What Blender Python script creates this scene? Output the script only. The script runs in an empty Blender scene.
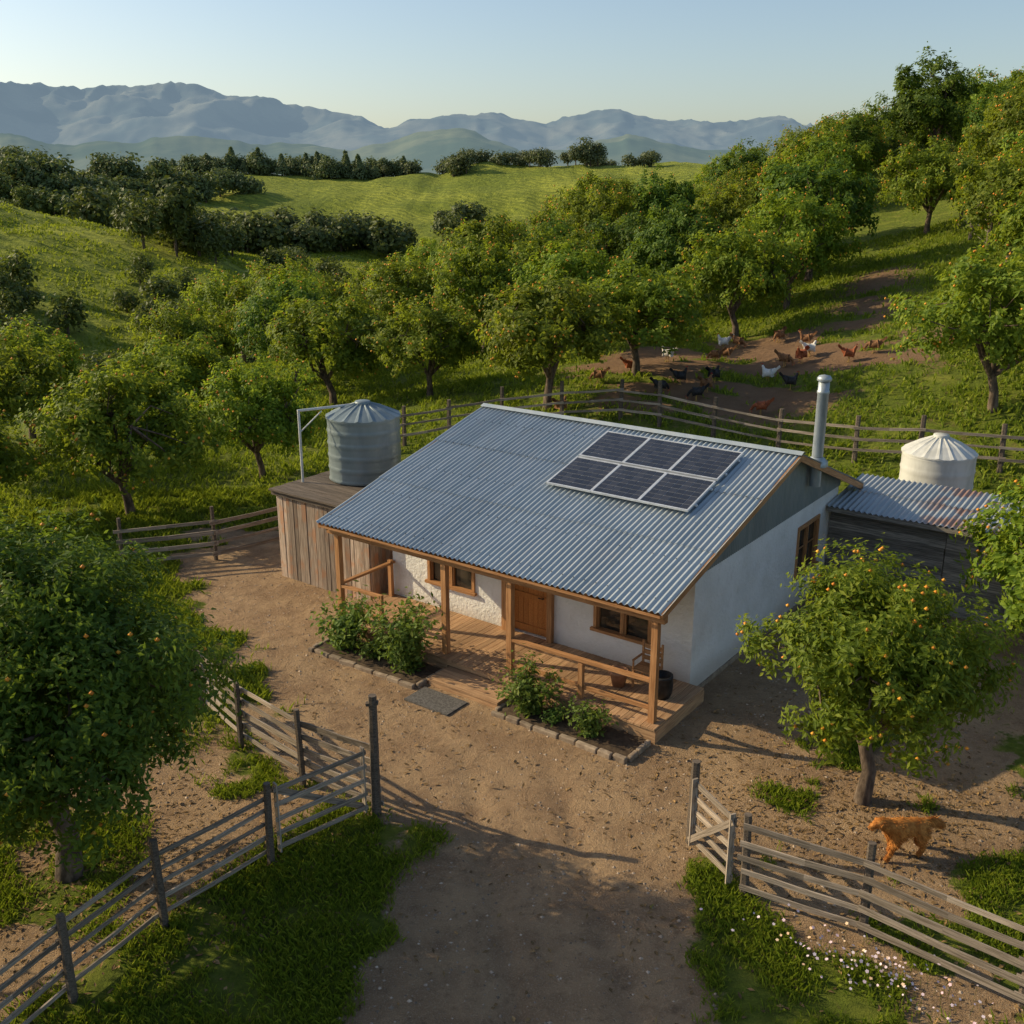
import bpy, math, numpy as np, random
from mathutils import Vector, Matrix
rng=np.random.default_rng(7); random.seed(7)
scene=bpy.context.scene
# ------------------------------------------------------------------ noise / terrain
def ss(a,b,x):
    t=np.clip((np.asarray(x,float)-a)/(b-a),0,1); return t*t*(3-2*t)
def h2(ix,iy):
    v=np.sin(ix*127.1+iy*311.7)*43758.5453
    return v-np.floor(v)
def vnoise(x,y):
    ix=np.floor(x);iy=np.floor(y);fx=x-ix;fy=y-iy
    fx=fx*fx*(3-2*fx);fy=fy*fy*(3-2*fy)
    return (h2(ix,iy)*(1-fx)+h2(ix+1,iy)*fx)*(1-fy)+(h2(ix,iy+1)*(1-fx)+h2(ix+1,iy+1)*fx)*fy
def fbm(x,y,o=4):
    s=0;a=.5;n=0
    for i in range(o):
        s=s+a*vnoise(x*2**i+17.3*i,y*2**i-9.1*i);n+=a;a*=.5
    return s/n
def ridged(x,y,o=5):
    s=0;a=.5;n=0
    for i in range(o):
        s=s+a*(1-np.abs(2*vnoise(x*2**i+31.3*i,y*2**i-19.1*i)-1));n+=a;a*=.5
    return s/n
def terr(x,y):
    x=np.asarray(x,float);y=np.asarray(y,float)
    zc=2.7*ss(26,46,y)+.03*np.clip(y-46,0,120)
    z=zc*ss(-12,8,x)
    z=z+.24*np.clip(x-10,0,75)*ss(24,36,y)
    z=z-.15*np.clip(-x-11,0,60)*ss(30,52,y)
    vw=ss(66,135,y-(x+10))
    z=z*(1-vw)-14*vw
    z=z+23*np.exp(-.5*((x+128)/62)**2-.5*((y-190)/55)**2)
    z=z+14*np.exp(-.5*((x+260)/100)**2-.5*((y-330)/70)**2)
    z=z+28.5*ss(240,460,y)*(1-.7*ss(700,1600,y))+3*np.sin(x/60+.5)*ss(240,400,y)
    z=z+(fbm(x/7.,y/7.)-.5)*.9*ss(30,45,y)+(fbm(x/1.3,y/1.3,3)-.5)*.08
    z=z+(fbm(x/55.+3,y/55.,3)-.5)*9*ss(110,220,y)*ss(1500,600,y)
    z=z+(fbm(x/14.+3,y/18.,3)-.5)*4.2*ss(95,150,y)*ss(900,500,y)
    for o_ in (-.75,.8):
        xt=.35+o_+.5*np.sin(y/5.)-.05*(y-10)
        z=z-.06*np.exp(-((x-xt)/.2)**2)*ss(17.5,15,y)
    return z
def T(x,y): return float(terr(x,y))
def dirt(x,y):
    x=np.asarray(x,float);y=np.asarray(y,float)
    n=(fbm(x/1.1+3,y/1.1,4)-.5)
    xl=np.interp(y,[0,10.5,13,14.6,15.5,17,22,27,29],[-2.0,-2.0,-1.9,-1.7,-2.9,-4.7,-6.4,-9.5,-9.5])
    xr=np.interp(y,[0,10.5,12,13.8,14.8,15.5],[3.1,2.9,2.6,2.4,5,30])
    e=np.minimum(x-xl,xr-x)
    e=np.minimum(e,29.3-y+np.clip(-x-2,0,3)*.3)
    d=ss(-.6,.6,e+n*3.2)
    d=np.where((x>9)|((x>3)&(y>25)),d*(1-.35*ss(.45,.6,fbm(x/2.2,y/2.2))),d)
    d=d*(1-.8*ss(.46,.60,fbm(x/1.5+8,y/1.5))*ss(3.6,5.0,x)*ss(18.5,16.5,y-.3*x))
    r=ss(-.3,.3,(x-3.4)+(y-13.1)*.55+n)*(1-.8*ss(.45,.58,fbm(x/1.2,y/1.2+5)))*ss(30,20,y)
    d=np.maximum(d*(y>14.6),np.maximum(r,d*(y<=14.6)))
    l=ss(.2,1.2,-x-2.6-(y-15)*-.7)*ss(20,16,y)*(.85-.75*ss(.47,.6,fbm(x/1.6,y/1.6+2)))
    d=np.maximum(d,l)
    q=np.exp(-(((x-9.5)/8.5)**2+((y-43.5)/6.5)**2)**2)
    xc=15+(y-45)*.42
    q=np.maximum(q,.7*np.exp(-((x-xc)/3.)**2)*ss(42,48,y)*ss(70,52,y))
    q=np.maximum(q,.85*np.exp(-(((x-18)/4.)**2+((y-41)/3.)**2)))
    d=np.maximum(d,q*ss(.34,.54,fbm(x/3.0+1,y/1.3+x*.3)+.06))
    return np.clip(d,0,1)
# ------------------------------------------------------------------ materials
def newmat(name):
    m=bpy.data.materials.new(name);m.use_nodes=True;nt=m.node_tree;nt.nodes.clear();return m,nt
def N(nt,t,**k):
    n=nt.nodes.new(t)
    for a,b in k.items(): setattr(n,a,b)
    return n
def rgb(c): return (c[0],c[1],c[2],1)
def mixc(nt,f,a,b,mode='MIX'):
    n=N(nt,'ShaderNodeMix',data_type='RGBA',blend_type=mode)
    for s,v in ((0,f),(6,a),(7,b)):
        if isinstance(v,(int,float)): n.inputs[s].default_value=v
        elif isinstance(v,tuple): n.inputs[s].default_value=rgb(v)
        else: nt.links.new(v,n.inputs[s])
    return n.outputs[2]
def math_(nt,op,a,b=None,c=None,clamp=False):
    n=N(nt,'ShaderNodeMath',operation=op);n.use_clamp=clamp
    for i,v in enumerate((a,b,c)):
        if v is None: continue
        if isinstance(v,(int,float)): n.inputs[i].default_value=v
        else: nt.links.new(v,n.inputs[i])
    return n.outputs[0]
def ramp(nt,v,a,b):
    n=N(nt,'ShaderNodeMapRange');n.interpolation_type='SMOOTHSTEP'
    nt.links.new(v,n.inputs[0]);n.inputs[1].default_value=a;n.inputs[2].default_value=b
    return n.outputs[0]
def noise(nt,vec,scale,detail=5,rough=.55,dist=0):
    n=N(nt,'ShaderNodeTexNoise');n.inputs['Scale'].default_value=scale;n.inputs['Detail'].default_value=detail
    n.inputs['Roughness'].default_value=rough;n.inputs['Distortion'].default_value=dist
    nt.links.new(vec,n.inputs['Vector']);return n.outputs['Fac']
def mapping(nt,vec,s):
    n=N(nt,'ShaderNodeMapping');n.inputs['Scale'].default_value=s;nt.links.new(vec,n.inputs[0]);return n.outputs[0]
def bump(nt,h,st,dist=.02):
    n=N(nt,'ShaderNodeBump');n.inputs['Strength'].default_value=st;n.inputs['Distance'].default_value=dist
    nt.links.new(h,n.inputs['Height']);return n.outputs[0]
def finish(nt,col,rough=.7,metal=0,nrm=None,spec=.4,roughsock=None):
    b=N(nt,'ShaderNodeBsdfPrincipled');o=N(nt,'ShaderNodeOutputMaterial')
    if isinstance(col,tuple): b.inputs['Base Color'].default_value=rgb(col)
    else: nt.links.new(col,b.inputs['Base Color'])
    b.inputs['Roughness'].default_value=rough;b.inputs['Metallic'].default_value=metal
    b.inputs['Specular IOR Level'].default_value=spec
    if roughsock is not None: nt.links.new(roughsock,b.inputs['Roughness'])
    if nrm is not None: nt.links.new(nrm,b.inputs['Normal'])
    nt.links.new(b.outputs[0],o.inputs[0]);return b
def pm(name,c1,c2,scale=4,stretch=(1,1,1),rough=.7,metal=0,bs=.3,bd=.01,island=.2,spec=.3,c3=None,lo=.35,hi=.65):
    m,nt=newmat(name)
    at=N(nt,'ShaderNodeAttribute',attribute_name='lc').outputs['Vector']
    v=mapping(nt,at,stretch)
    n1=noise(nt,v,scale,7,.62)
    col=mixc(nt,ramp(nt,n1,lo,hi),c1,c2)
    if c3:
        n2=noise(nt,at,scale*.35,4)
        col=mixc(nt,ramp(nt,n2,.52,.68),col,c3)
    if island:
        r=N(nt,'ShaderNodeNewGeometry').outputs['Random Per Island']
        g=math_(nt,'MULTIPLY_ADD',r,2*island,1-island)
        hs=N(nt,'ShaderNodeHueSaturation');nt.links.new(g,hs.inputs['Value']);nt.links.new(col,hs.inputs['Color']);col=hs.outputs[0]
    finish(nt,col,rough,metal,bump(nt,n1,bs,bd) if bs else None,spec)
    return m
M={}
M['fence']=pm('weathered_fence_wood',(.17,.135,.10),(.38,.31,.245),6,(.35,9,9),.85,bs=.6,island=.35)
M['post']=pm('fence_post_wood',(.065,.05,.038),(.16,.125,.095),6,(.35,9,9),.85,bs=.6,island=.25)
M['porch']=pm('warm_timber',(.30,.14,.055),(.50,.26,.115),5,(.4,8,8),.6,bs=.3,island=.15)
M['deck']=pm('deck_boards',(.30,.17,.09),(.48,.30,.165),5,(.4,8,8),.65,bs=.3,island=.25)
M['door']=pm('door_wood',(.36,.12,.03),(.52,.21,.055),5,(9,9,.5),.45,bs=.2,island=.08)
M['plank']=pm('old_shed_planks',(.22,.165,.125),(.46,.36,.28),5,(.4,9,9),.85,bs=.6,island=.45,c3=(.38,.21,.125))
M['darkplank']=pm('dark_shed_planks',(.12,.11,.095),(.31,.275,.235),5,(.4,9,9),.85,bs=.6,island=.35)
M['tank']=pm('painted_tank_steel',(.17,.215,.23),(.23,.275,.285),2,(1,1,.3),.42,metal=.25,bs=0,island=.04)
M['whitetank']=pm('white_plastic_tank',(.46,.46,.42),(.60,.60,.56),2,(1,1,.3),.5,bs=0,island=.04)
M['pipe']=pm('pale_pipe',(.50,.51,.50),(.60,.60,.58),4,rough=.45,bs=0,island=0)
M['flue']=pm('flue_steel',(.30,.34,.36),(.42,.46,.48),5,(1,1,.3),.42,metal=.4,bs=0,island=.05)
M['alu']=pm('aluminium_frame',(.60,.62,.64),(.72,.74,.76),6,rough=.4,metal=.4,bs=0,island=0)
M['cellline']=pm('panel_backsheet',(.28,.30,.33),(.34,.36,.39),6,rough=.4,bs=0,island=0)
M['soil']=pm('bed_soil',(.05,.032,.02),(.11,.075,.045),6,rough=.95,bs=.8,bd=.03,island=0)
M['stone']=pm('edging_stone',(.21,.155,.11),(.34,.265,.19),7,rough=.9,bs=.6,island=.3)
M['bark']=pm('bark',(.06,.042,.03),(.17,.125,.09),9,(1,1,.35),.9,bs=.8,bd=.02,island=0)
M['mat']=pm('doormat_fibre',(.07,.065,.06),(.15,.14,.13),30,rough=.95,bs=.5,island=0)
M['clay']=pm('clay_pot',(.25,.13,.075),(.36,.19,.11),6,rough=.8,bs=.2,island=.1)
M['blackpot']=pm('black_barrel',(.012,.012,.012),(.03,.03,.03),6,rough=.45,bs=.1,island=.1)
M['iron']=pm('dark_iron',(.03,.03,.03),(.06,.055,.05),6,rough=.5,metal=.6,bs=.1,island=0)
M['pebble']=pm('pebbles',(.20,.15,.105),(.44,.34,.25),5,rough=.9,bs=0,island=.45)
M['litter']=pm('dry_leaf',(.14,.085,.035),(.28,.17,.07),5,rough=.9,bs=0,island=.5)
M['red']=pm('comb_red',(.45,.02,.015),(.55,.03,.02),5,rough=.6,bs=0,island=0)
M['beak']=pm('beak_leg_horn',(.45,.28,.08),(.5,.32,.1),5,rough=.6,bs=0,island=0)
M['f_white']=pm('feather_white',(.60,.57,.52),(.74,.71,.66),25,rough=.8,bs=.4,island=.08)
M['f_black']=pm('feather_black',(.012,.012,.014),(.035,.03,.03),25,rough=.55,bs=.4,island=.1)
M['f_brown']=pm('feather_brown',(.14,.06,.026),(.28,.14,.06),25,rough=.8,bs=.4,island=.1)
M['f_red']=pm('feather_rust',(.22,.05,.018),(.34,.10,.035),25,rough=.7,bs=.4,island=.1)
M['fur']=pm('golden_fur',(.38,.125,.02),(.60,.25,.055),9,(1,1,1),.8,bs=.4,island=.35)
M['nose']=pm('black_nose',(.01,.01,.01),(.02,.02,.02),9,rough=.4,bs=0,island=0)
M['petal']=pm('petal_pale',(.70,.48,.54),(.80,.70,.72),3,rough=.7,bs=0,island=.1)
M['petal2']=pm('petal_yellow',(.75,.45,.25),(.8,.6,.4),3,rough=.7,bs=0,island=.1)
M['fruit']=pm('ripe_fruit',(.60,.20,.02),(.74,.36,.04),3,rough=.5,bs=0,island=.25)
def plaster():
    m,nt=newmat('white_plaster');p=N(nt,'ShaderNodeNewGeometry').outputs['Position']
    n=noise(nt,p,1.3,6);n2=noise(nt,p,14,5,.6);n3=noise(nt,p,3.5,6,.65)
    col=mixc(nt,ramp(nt,n,.35,.7),(.83,.82,.80),(.74,.73,.70))
    sx=N(nt,'ShaderNodeSeparateXYZ');nt.links.new(p,sx.inputs[0])
    low=math_(nt,'MULTIPLY',math_(nt,'SUBTRACT',1,ramp(nt,math_(nt,'ADD',sx.outputs[2],math_(nt,'MULTIPLY',n,.5)),.4,1.0)),.6)
    col=mixc(nt,low,col,(.42,.34,.26))
    col=mixc(nt,math_(nt,'MULTIPLY',ramp(nt,n3,.52,.72),.25),col,(.52,.48,.42))
    hh=math_(nt,'ADD',math_(nt,'MULTIPLY',n3,1.2),n2)
    finish(nt,col,.9,0,bump(nt,hh,.6,.035),.2);return m
M['plaster']=plaster()
def corr(name,c1,c2,rust,rc=(.20,.085,.04)):
    m,nt=newmat(name);p=N(nt,'ShaderNodeAttribute',attribute_name='lc').outputs['Vector']
    n=noise(nt,mapping(nt,p,(2.2,.35,1)),1.6,7,.65);n2=noise(nt,p,.9,4);n3=noise(nt,mapping(nt,p,(1,.25,1)),5,7,.7)
    col=mixc(nt,ramp(nt,n,.3,.72),c1,c2)
    sx=N(nt,'ShaderNodeSeparateXYZ');nt.links.new(p,sx.inputs[0])
    wn=N(nt,'ShaderNodeTexWhiteNoise',noise_dimensions='2D');cb=N(nt,'ShaderNodeCombineXYZ')
    nt.links.new(math_(nt,'FLOOR',math_(nt,'DIVIDE',sx.outputs[0],.78)),cb.inputs[0]);nt.links.new(sx.outputs[2],cb.inputs[1]);nt.links.new(cb.outputs[0],wn.inputs['Vector'])
    hs=N(nt,'ShaderNodeHueSaturation');nt.links.new(math_(nt,'MULTIPLY_ADD',wn.outputs['Value'],.16,.92),hs.inputs['Value']);nt.links.new(col,hs.inputs['Color']);col=hs.outputs[0]
    col=mixc(nt,math_(nt,'MULTIPLY',ramp(nt,n3,.48,.75),.4),col,(.40,.375,.33))
    r=ramp(nt,math_(nt,'ADD',n2,math_(nt,'MULTIPLY',n3,.4)),1.02-rust,1.12-rust)
    if rust>.3: r=math_(nt,'MULTIPLY',r,ramp(nt,sx.outputs[0],-1.2,-2.6))
    col=mixc(nt,math_(nt,'MULTIPLY',r,.8),col,rc)
    ro=math_(nt,'MULTIPLY_ADD',n3,.25,.34)
    finish(nt,col,.45,.2,bump(nt,n3,.12,.01),.5,roughsock=ro);return m
M['roof']=corr('blue_grey_corrugated_steel',(.34,.395,.42),(.44,.485,.50),.10)
M['clad']=corr('grey_gable_cladding',(.18,.22,.225),(.24,.275,.28),.1)
M['roof2']=corr('old_corrugated_steel',(.31,.345,.36),(.42,.445,.45),.36,(.32,.15,.085))
def glassm():
    m,nt=newmat('window_glass');p=N(nt,'ShaderNodeNewGeometry').outputs['Position']
    n=noise(nt,p,1.5,2);col=mixc(nt,ramp(nt,n,.4,.6),(.012,.014,.014),(.05,.045,.035))
    finish(nt,col,.06,0,bump(nt,n,.08,.02),.8);return m
M['glass']=glassm()
def cellm():
    m,nt=newmat('solar_cell');r=N(nt,'ShaderNodeNewGeometry').outputs['Random Per Island']
    col=mixc(nt,r,(.018,.020,.028),(.036,.038,.048))
    finish(nt,col,.25,0,None,.45);return m
M['cell']=cellm()
def leafm(name,dark,mid,light,trans,tw=.45,hazy=0.):
    m,nt=newmat(name);g=N(nt,'ShaderNodeNewGeometry')
    r=g.outputs['Random Per Island'];oi=N(nt,'ShaderNodeObjectInfo').outputs['Random']
    nz=noise(nt,g.outputs['Position'],1.1,3)
    v=math_(nt,'ADD',math_(nt,'MULTIPLY',r,.65),math_(nt,'MULTIPLY',nz,.5))
    col=mixc(nt,ramp(nt,v,.15,.6),dark,mid);col=mixc(nt,ramp(nt,v,.65,1.05),col,light)
    hs=N(nt,'ShaderNodeHueSaturation');nt.links.new(col,hs.inputs['Color'])
    nt.links.new(math_(nt,'MULTIPLY_ADD',oi,.028,.478),hs.inputs['Hue']);nt.links.new(math_(nt,'MULTIPLY_ADD',oi,.5,.85),hs.inputs['Value'])
    col=hs.outputs[0]
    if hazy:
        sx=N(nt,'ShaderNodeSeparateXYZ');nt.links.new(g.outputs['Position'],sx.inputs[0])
        f=math_(nt,'MULTIPLY',ramp(nt,sx.outputs[1],60,800),hazy);col=mixc(nt,f,col,(.26,.29,.24))  # aerial haze painted into the leaf colour, growing with world y
    b=N(nt,'ShaderNodeBsdfPrincipled');b.inputs['Roughness'].default_value=.58;b.inputs['Specular IOR Level'].default_value=.25
    nt.links.new(col,b.inputs['Base Color'])
    t=N(nt,'ShaderNodeBsdfTranslucent');tc=mixc(nt,.5,col,trans);nt.links.new(tc,t.inputs[0])
    mx=N(nt,'ShaderNodeMixShader');mx.inputs[0].default_value=tw
    nt.links.new(b.outputs[0],mx.inputs[1]);nt.links.new(t.outputs[0],mx.inputs[2])
    o=N(nt,'ShaderNodeOutputMaterial');nt.links.new(mx.outputs[0],o.inputs[0]);return m
M['leafA']=leafm('orchard_leaf',(.052,.100,.010),(.140,.210,.017),(.29,.34,.035),(.42,.48,.03),.48)
M['leafB']=leafm('dark_leaf',(.028,.070,.010),(.078,.146,.016),(.18,.25,.030),(.28,.37,.025),.44)
M['leafC']=leafm('shrub_leaf',(.05,.10,.02),(.11,.19,.03),(.22,.28,.06),(.28,.36,.04),.4)
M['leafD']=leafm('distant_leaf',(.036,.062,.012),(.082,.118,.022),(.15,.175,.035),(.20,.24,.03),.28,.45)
M['grass']=leafm('grass_blade',(.08,.13,.012),(.17,.235,.02),(.35,.38,.05),(.42,.48,.03),.42)
def groundm():
    m,nt=newmat('ground_soil_and_grass');g=N(nt,'ShaderNodeNewGeometry');p=g.outputs['Position']
    d=N(nt,'ShaderNodeAttribute',attribute_name='dirt').outputs['Fac']
    nf=noise(nt,p,5.,8,.7);nm=noise(nt,p,.9,6,.6);nb=noise(nt,p,.035,5,.6);ng=noise(nt,p,38,4,.7);n2=noise(nt,p,2.2,6,.65,.6)
    f=ramp(nt,math_(nt,'ADD',d,math_(nt,'MULTIPLY',math_(nt,'SUBTRACT',nf,.5),1.4)),.32,.62)
    dc=mixc(nt,ramp(nt,nm,.35,.68),(.47,.315,.18),(.33,.21,.12))
    dc=mixc(nt,math_(nt,'MULTIPLY',ramp(nt,n2,.48,.70),.6),dc,(.23,.145,.085))
    dc=mixc(nt,math_(nt,'MULTIPLY',ramp(nt,ng,.5,.70),.8),dc,(.56,.42,.27))
    dc=mixc(nt,math_(nt,'MULTIPLY',ramp(nt,nf,.52,.72),.6),dc,(.17,.11,.065))
    sx=N(nt,'ShaderNodeSeparateXYZ');nt.links.new(p,sx.inputs[0])
    dc=mixc(nt,math_(nt,'MULTIPLY',ramp(nt,sx.outputs[1],30,38),.75),dc,(.19,.11,.062))
    gc=mixc(nt,ramp(nt,nf,.3,.7),(.085,.115,.014),(.17,.215,.024))
    gc=mixc(nt,ramp(nt,nm,.45,.75),gc,(.25,.265,.04))
    gc=mixc(nt,math_(nt,'MULTIPLY',ramp(nt,n2,.54,.70),.65),gc,(.18,.125,.06))
    w=N(nt,'ShaderNodeTexWave');w.inputs['Scale'].default_value=.12;w.inputs['Distortion'].default_value=10;w.inputs['Detail'].default_value=4;w.inputs['Detail Scale'].default_value=.7
    w.bands_direction='DIAGONAL';nt.links.new(p,w.inputs['Vector'])
    mc=mixc(nt,ramp(nt,nb,.35,.65),(.19,.23,.022),(.36,.38,.045));mc=mixc(nt,math_(nt,'MULTIPLY',w.outputs['Fac'],.6),mc,(.13,.17,.02))
    nk=noise(nt,p,.35,6,.7)
    mc=mixc(nt,math_(nt,'MULTIPLY',ramp(nt,nk,.48,.66),.6),mc,(.095,.13,.02))
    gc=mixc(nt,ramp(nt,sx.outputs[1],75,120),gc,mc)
    gc=mixc(nt,math_(nt,'MULTIPLY',ramp(nt,sx.outputs[1],200,2000),.7),gc,(.24,.29,.27))  # far grass fades to a pale tone: distance haze painted into the colour
    col=mixc(nt,f,gc,dc)
    hgt=math_(nt,'ADD',math_(nt,'MULTIPLY',nf,.8),math_(nt,'ADD',math_(nt,'MULTIPLY',ng,.6),math_(nt,'MULTIPLY',n2,1.)))
    hgt=math_(nt,'ADD',hgt,math_(nt,'MULTIPLY',math_(nt,'MULTIPLY',nk,ramp(nt,sx.outputs[1],80,140)),14.))
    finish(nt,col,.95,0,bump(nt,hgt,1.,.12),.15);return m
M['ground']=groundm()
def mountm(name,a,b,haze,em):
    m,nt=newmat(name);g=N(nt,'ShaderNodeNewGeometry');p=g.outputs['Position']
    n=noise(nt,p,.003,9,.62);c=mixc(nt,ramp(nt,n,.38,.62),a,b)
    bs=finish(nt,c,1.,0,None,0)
    bs.inputs['Emission Color'].default_value=rgb(haze);bs.inputs['Emission Strength'].default_value=em  # airlight put in as emission: slopes glow evenly in the haze colour
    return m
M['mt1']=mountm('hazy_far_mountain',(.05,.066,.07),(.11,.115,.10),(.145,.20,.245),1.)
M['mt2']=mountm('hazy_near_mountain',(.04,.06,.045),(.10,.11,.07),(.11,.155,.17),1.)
# ------------------------------------------------------------------ geometry builder
class Geo:
    def __init__(s): s.V=[];s.LC=[];s.F=[];s.n=0
    def add(s,V,F,mat=0,lc=None,smooth=False):
        V=np.asarray(V,float).reshape(-1,3)
        if len(V)==0: return
        s.V.append(V);s.LC.append(V if lc is None else np.asarray(lc,float))
        if isinstance(F,np.ndarray): fl=[F]
        else:
            by={}
            for f in F: by.setdefault(len(f),[]).append(f)
            fl=[np.array(q) for q in by.values()]
        for f in fl: s.F.append((f+s.n,mat,smooth))
        s.n+=len(V)
    def obox(s,c,ex,ey,ez,mat=0):
        """oriented box: centre + three half-vectors; lc.x runs along ex"""
        c=np.array(c,float);E=[np.array(e,float) for e in (ex,ey,ez)];l=[np.linalg.norm(e) for e in E]
        V=[];LC=[];o=rng.random(3)*50
        for i in (-1,1):
            for j in (-1,1):
                for k in (-1,1):
                    V.append(c+i*E[0]+j*E[1]+k*E[2]);LC.append(o+[i*l[0],j*l[1],k*l[2]])
        F=np.array([[0,1,3,2],[4,6,7,5],[0,4,5,1],[2,3,7,6],[0,2,6,4],[1,5,7,3]])
        s.add(V,F,mat,LC)
    def beam(s,p0,p1,w,h,mat=0,up=(0,0,1)):
        p0=np.array(p0,float);p1=np.array(p1,float);d=p1-p0;L=np.linalg.norm(d);d/=L
        up=np.array(up,float)
        if abs(d@up)>.98: up=np.array([1.,0,0])
        sd=np.cross(d,up);sd/=np.linalg.norm(sd);u=np.cross(sd,d)
        s.obox((p0+p1)/2,d*L/2,sd*w/2,u*h/2,mat)
    def tube(s,pts,rad,n=8,mat=0,smooth=True,cap=True):
        pts=np.array(pts,float);V=[];LC=[];L=0
        for i,p in enumerate(pts):
            d=pts[min(i+1,len(pts)-1)]-pts[max(i-1,0)];d/=np.linalg.norm(d)+1e-9
            a=np.cross(d,[0,0,1.]) if abs(d[2])<.95 else np.cross(d,[1.,0,0]);a/=np.linalg.norm(a);b=np.cross(d,a)
            if i: L+=np.linalg.norm(p-pts[i-1])
            for k in range(n):
                t=2*math.pi*k/n;V.append(p+rad[i]*(math.cos(t)*a+math.sin(t)*b));LC.append(V[-1])
        F=[]
        for i in range(len(pts)-1):
            for k in range(n):
                F.append((i*n+k,i*n+(k+1)%n,(i+1)*n+(k+1)%n,(i+1)*n+k))
        s.add(V,F,mat,LC,smooth)
        if cap:
            for i in (0,len(pts)-1): s.add(V[i*n:(i+1)*n],[tuple(range(n))],mat,None,False)
    def lathe(s,c,prof,n=32,mat=0,smooth=True,axis=None):
        c=np.array(c,float);V=[];F=[]
        for r,z in prof:
            for k in range(n):
                t=2*math.pi*k/n;V.append(c+[r*math.cos(t),r*math.sin(t),z])
        for i in range(len(prof)-1):
            for k in range(n): F.append((i*n+k,i*n+(k+1)%n,(i+1)*n+(k+1)%n,(i+1)*n+k))
        s.add(V,F,mat,None,smooth)
    def mesh(s,name,mats,origin=(0,0,0)):
        V=np.concatenate(s.V)-np.array(origin,float);LC=np.concatenate(s.LC)
        me=bpy.data.meshes.new(name);me.vertices.add(len(V));me.vertices.foreach_set('co',V.ravel())
        vi=np.concatenate([f.ravel() for f,_,_ in s.F]);cnt=np.concatenate([np.full(len(f),f.shape[1]) for f,_,_ in s.F])
        st=np.concatenate([[0],np.cumsum(cnt)[:-1]])
        me.loops.add(len(vi));me.loops.foreach_set('vertex_index',vi.astype(np.int32))
        me.polygons.add(len(cnt));me.polygons.foreach_set('loop_start',st.astype(np.int32))
        me.polygons.foreach_set('material_index',np.concatenate([np.full(len(f),m) for f,m,_ in s.F]).astype(np.int32))
        me.polygons.foreach_set('use_smooth',np.concatenate([np.full(len(f),q) for f,_,q in s.F]))
        me.update(calc_edges=True)
        a=me.attributes.new('lc','FLOAT_VECTOR','POINT');a.data.foreach_set('vector',LC.ravel())
        for m in mats: me.materials.append(M[m])
        return me
    def obj(s,name,mats,parent=None,origin=(0,0,0),loc=None):
        me=s.mesh(name,mats,origin);o=bpy.data.objects.new(name,me);scene.collection.objects.link(o)
        if parent is not None: o.parent=parent
        else: o.location=loc if loc is not None else origin
        return o
def empty(name,loc):
    e=bpy.data.objects.new(name,None);e.location=loc;e.empty_display_size=.3;scene.collection.objects.link(e);return e
def inst(name,me,loc,rz=0,s=1.,sz=None,rot=None):
    o=bpy.data.objects.new(name,me);o.location=loc;o.rotation_euler=rot or (0,0,rz);o.scale=(s,s,sz or s);scene.collection.objects.link(o);return o
# ------------------------------------------------------------------ ground
def axis(lo,hi,st,end,g=1.06):
    a=list(np.arange(lo,hi+1e-6,st));d=st;x=a[-1]
    while x<end: d*=g;x+=d;a.append(x)
    return a
xp=axis(0,24,.13,7000,1.045);X=np.array([-v for v in xp[::-1]][:-1]+xp)
yp=axis(6,48,.13,9000,1.035);Y=np.array([-60,-30,-15,-5,0,2,4,5]+yp)
gx,gy=np.meshgrid(X,Y);gz=terr(gx,gy)
nx,ny=len(X),len(Y);idx=np.arange(nx*ny).reshape(ny,nx)
F=np.stack([idx[:-1,:-1],idx[:-1,1:],idx[1:,1:],idx[1:,:-1]],-1).reshape(-1,4)
G=Geo();G.add(np.stack([gx,gy,gz],-1).reshape(-1,3),F,0,None,True)
gr=G.obj('ground',['ground']);a=gr.data.attributes.new('dirt','FLOAT','POINT');a.data.foreach_set('value',dirt(gx,gy).ravel())
# ------------------------------------------------------------------ mountains
def mountains(name,mat,y0,y1,us,vs,seed,jag):
    """ridge line given as bearing (us) and height angle (vs), a fan-shaped relief grid"""
    ub=np.linspace(-420,1450,620);ys=np.linspace(y0-1000,y1+700,150)
    u,y=np.meshgrid(ub,ys);x=(u-512)/1024*y;yc=(y0+y1)/2
    prof=np.clip(1-np.abs((y-yc)/((y1-y0)/2+900)),0,1)**.9
    z=prof*(.3+1.0*ridged(x/1000+seed,y/1300+seed,7))
    ang=(185-(np.interp(ub,us,vs)+(fbm(ub/40.+seed,ub*0+1.7,4)-.5)*jag))/1024
    m=(z/y).max(axis=0);k=np.ones(9)/9;m=np.convolve(np.pad(m,4,'edge'),k,'valid')
    z=z*(ang/m)[None,:]*1.0;z=np.where(prof<=0,-40,z+5)
    ny,nx=x.shape;idx=np.arange(nx*ny).reshape(ny,nx)
    F=np.stack([idx[:-1,:-1],idx[:-1,1:],idx[1:,1:],idx[1:,:-1]],-1).reshape(-1,4)
    G=Geo();G.add(np.stack([x,y,z],-1).reshape(-1,3),F,0,None,True);return G.obj(name,[mat])
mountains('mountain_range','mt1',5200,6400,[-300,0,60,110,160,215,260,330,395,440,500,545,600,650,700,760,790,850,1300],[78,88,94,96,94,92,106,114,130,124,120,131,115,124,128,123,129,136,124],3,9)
mountains('mountain_foothills','mt2',3200,3900,[-300,0,100,200,300,360,420,470,520,580,620,680,740,820,1300],[134,136,146,140,148,152,136,132,154,148,138,152,150,152,152],9,12)
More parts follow.
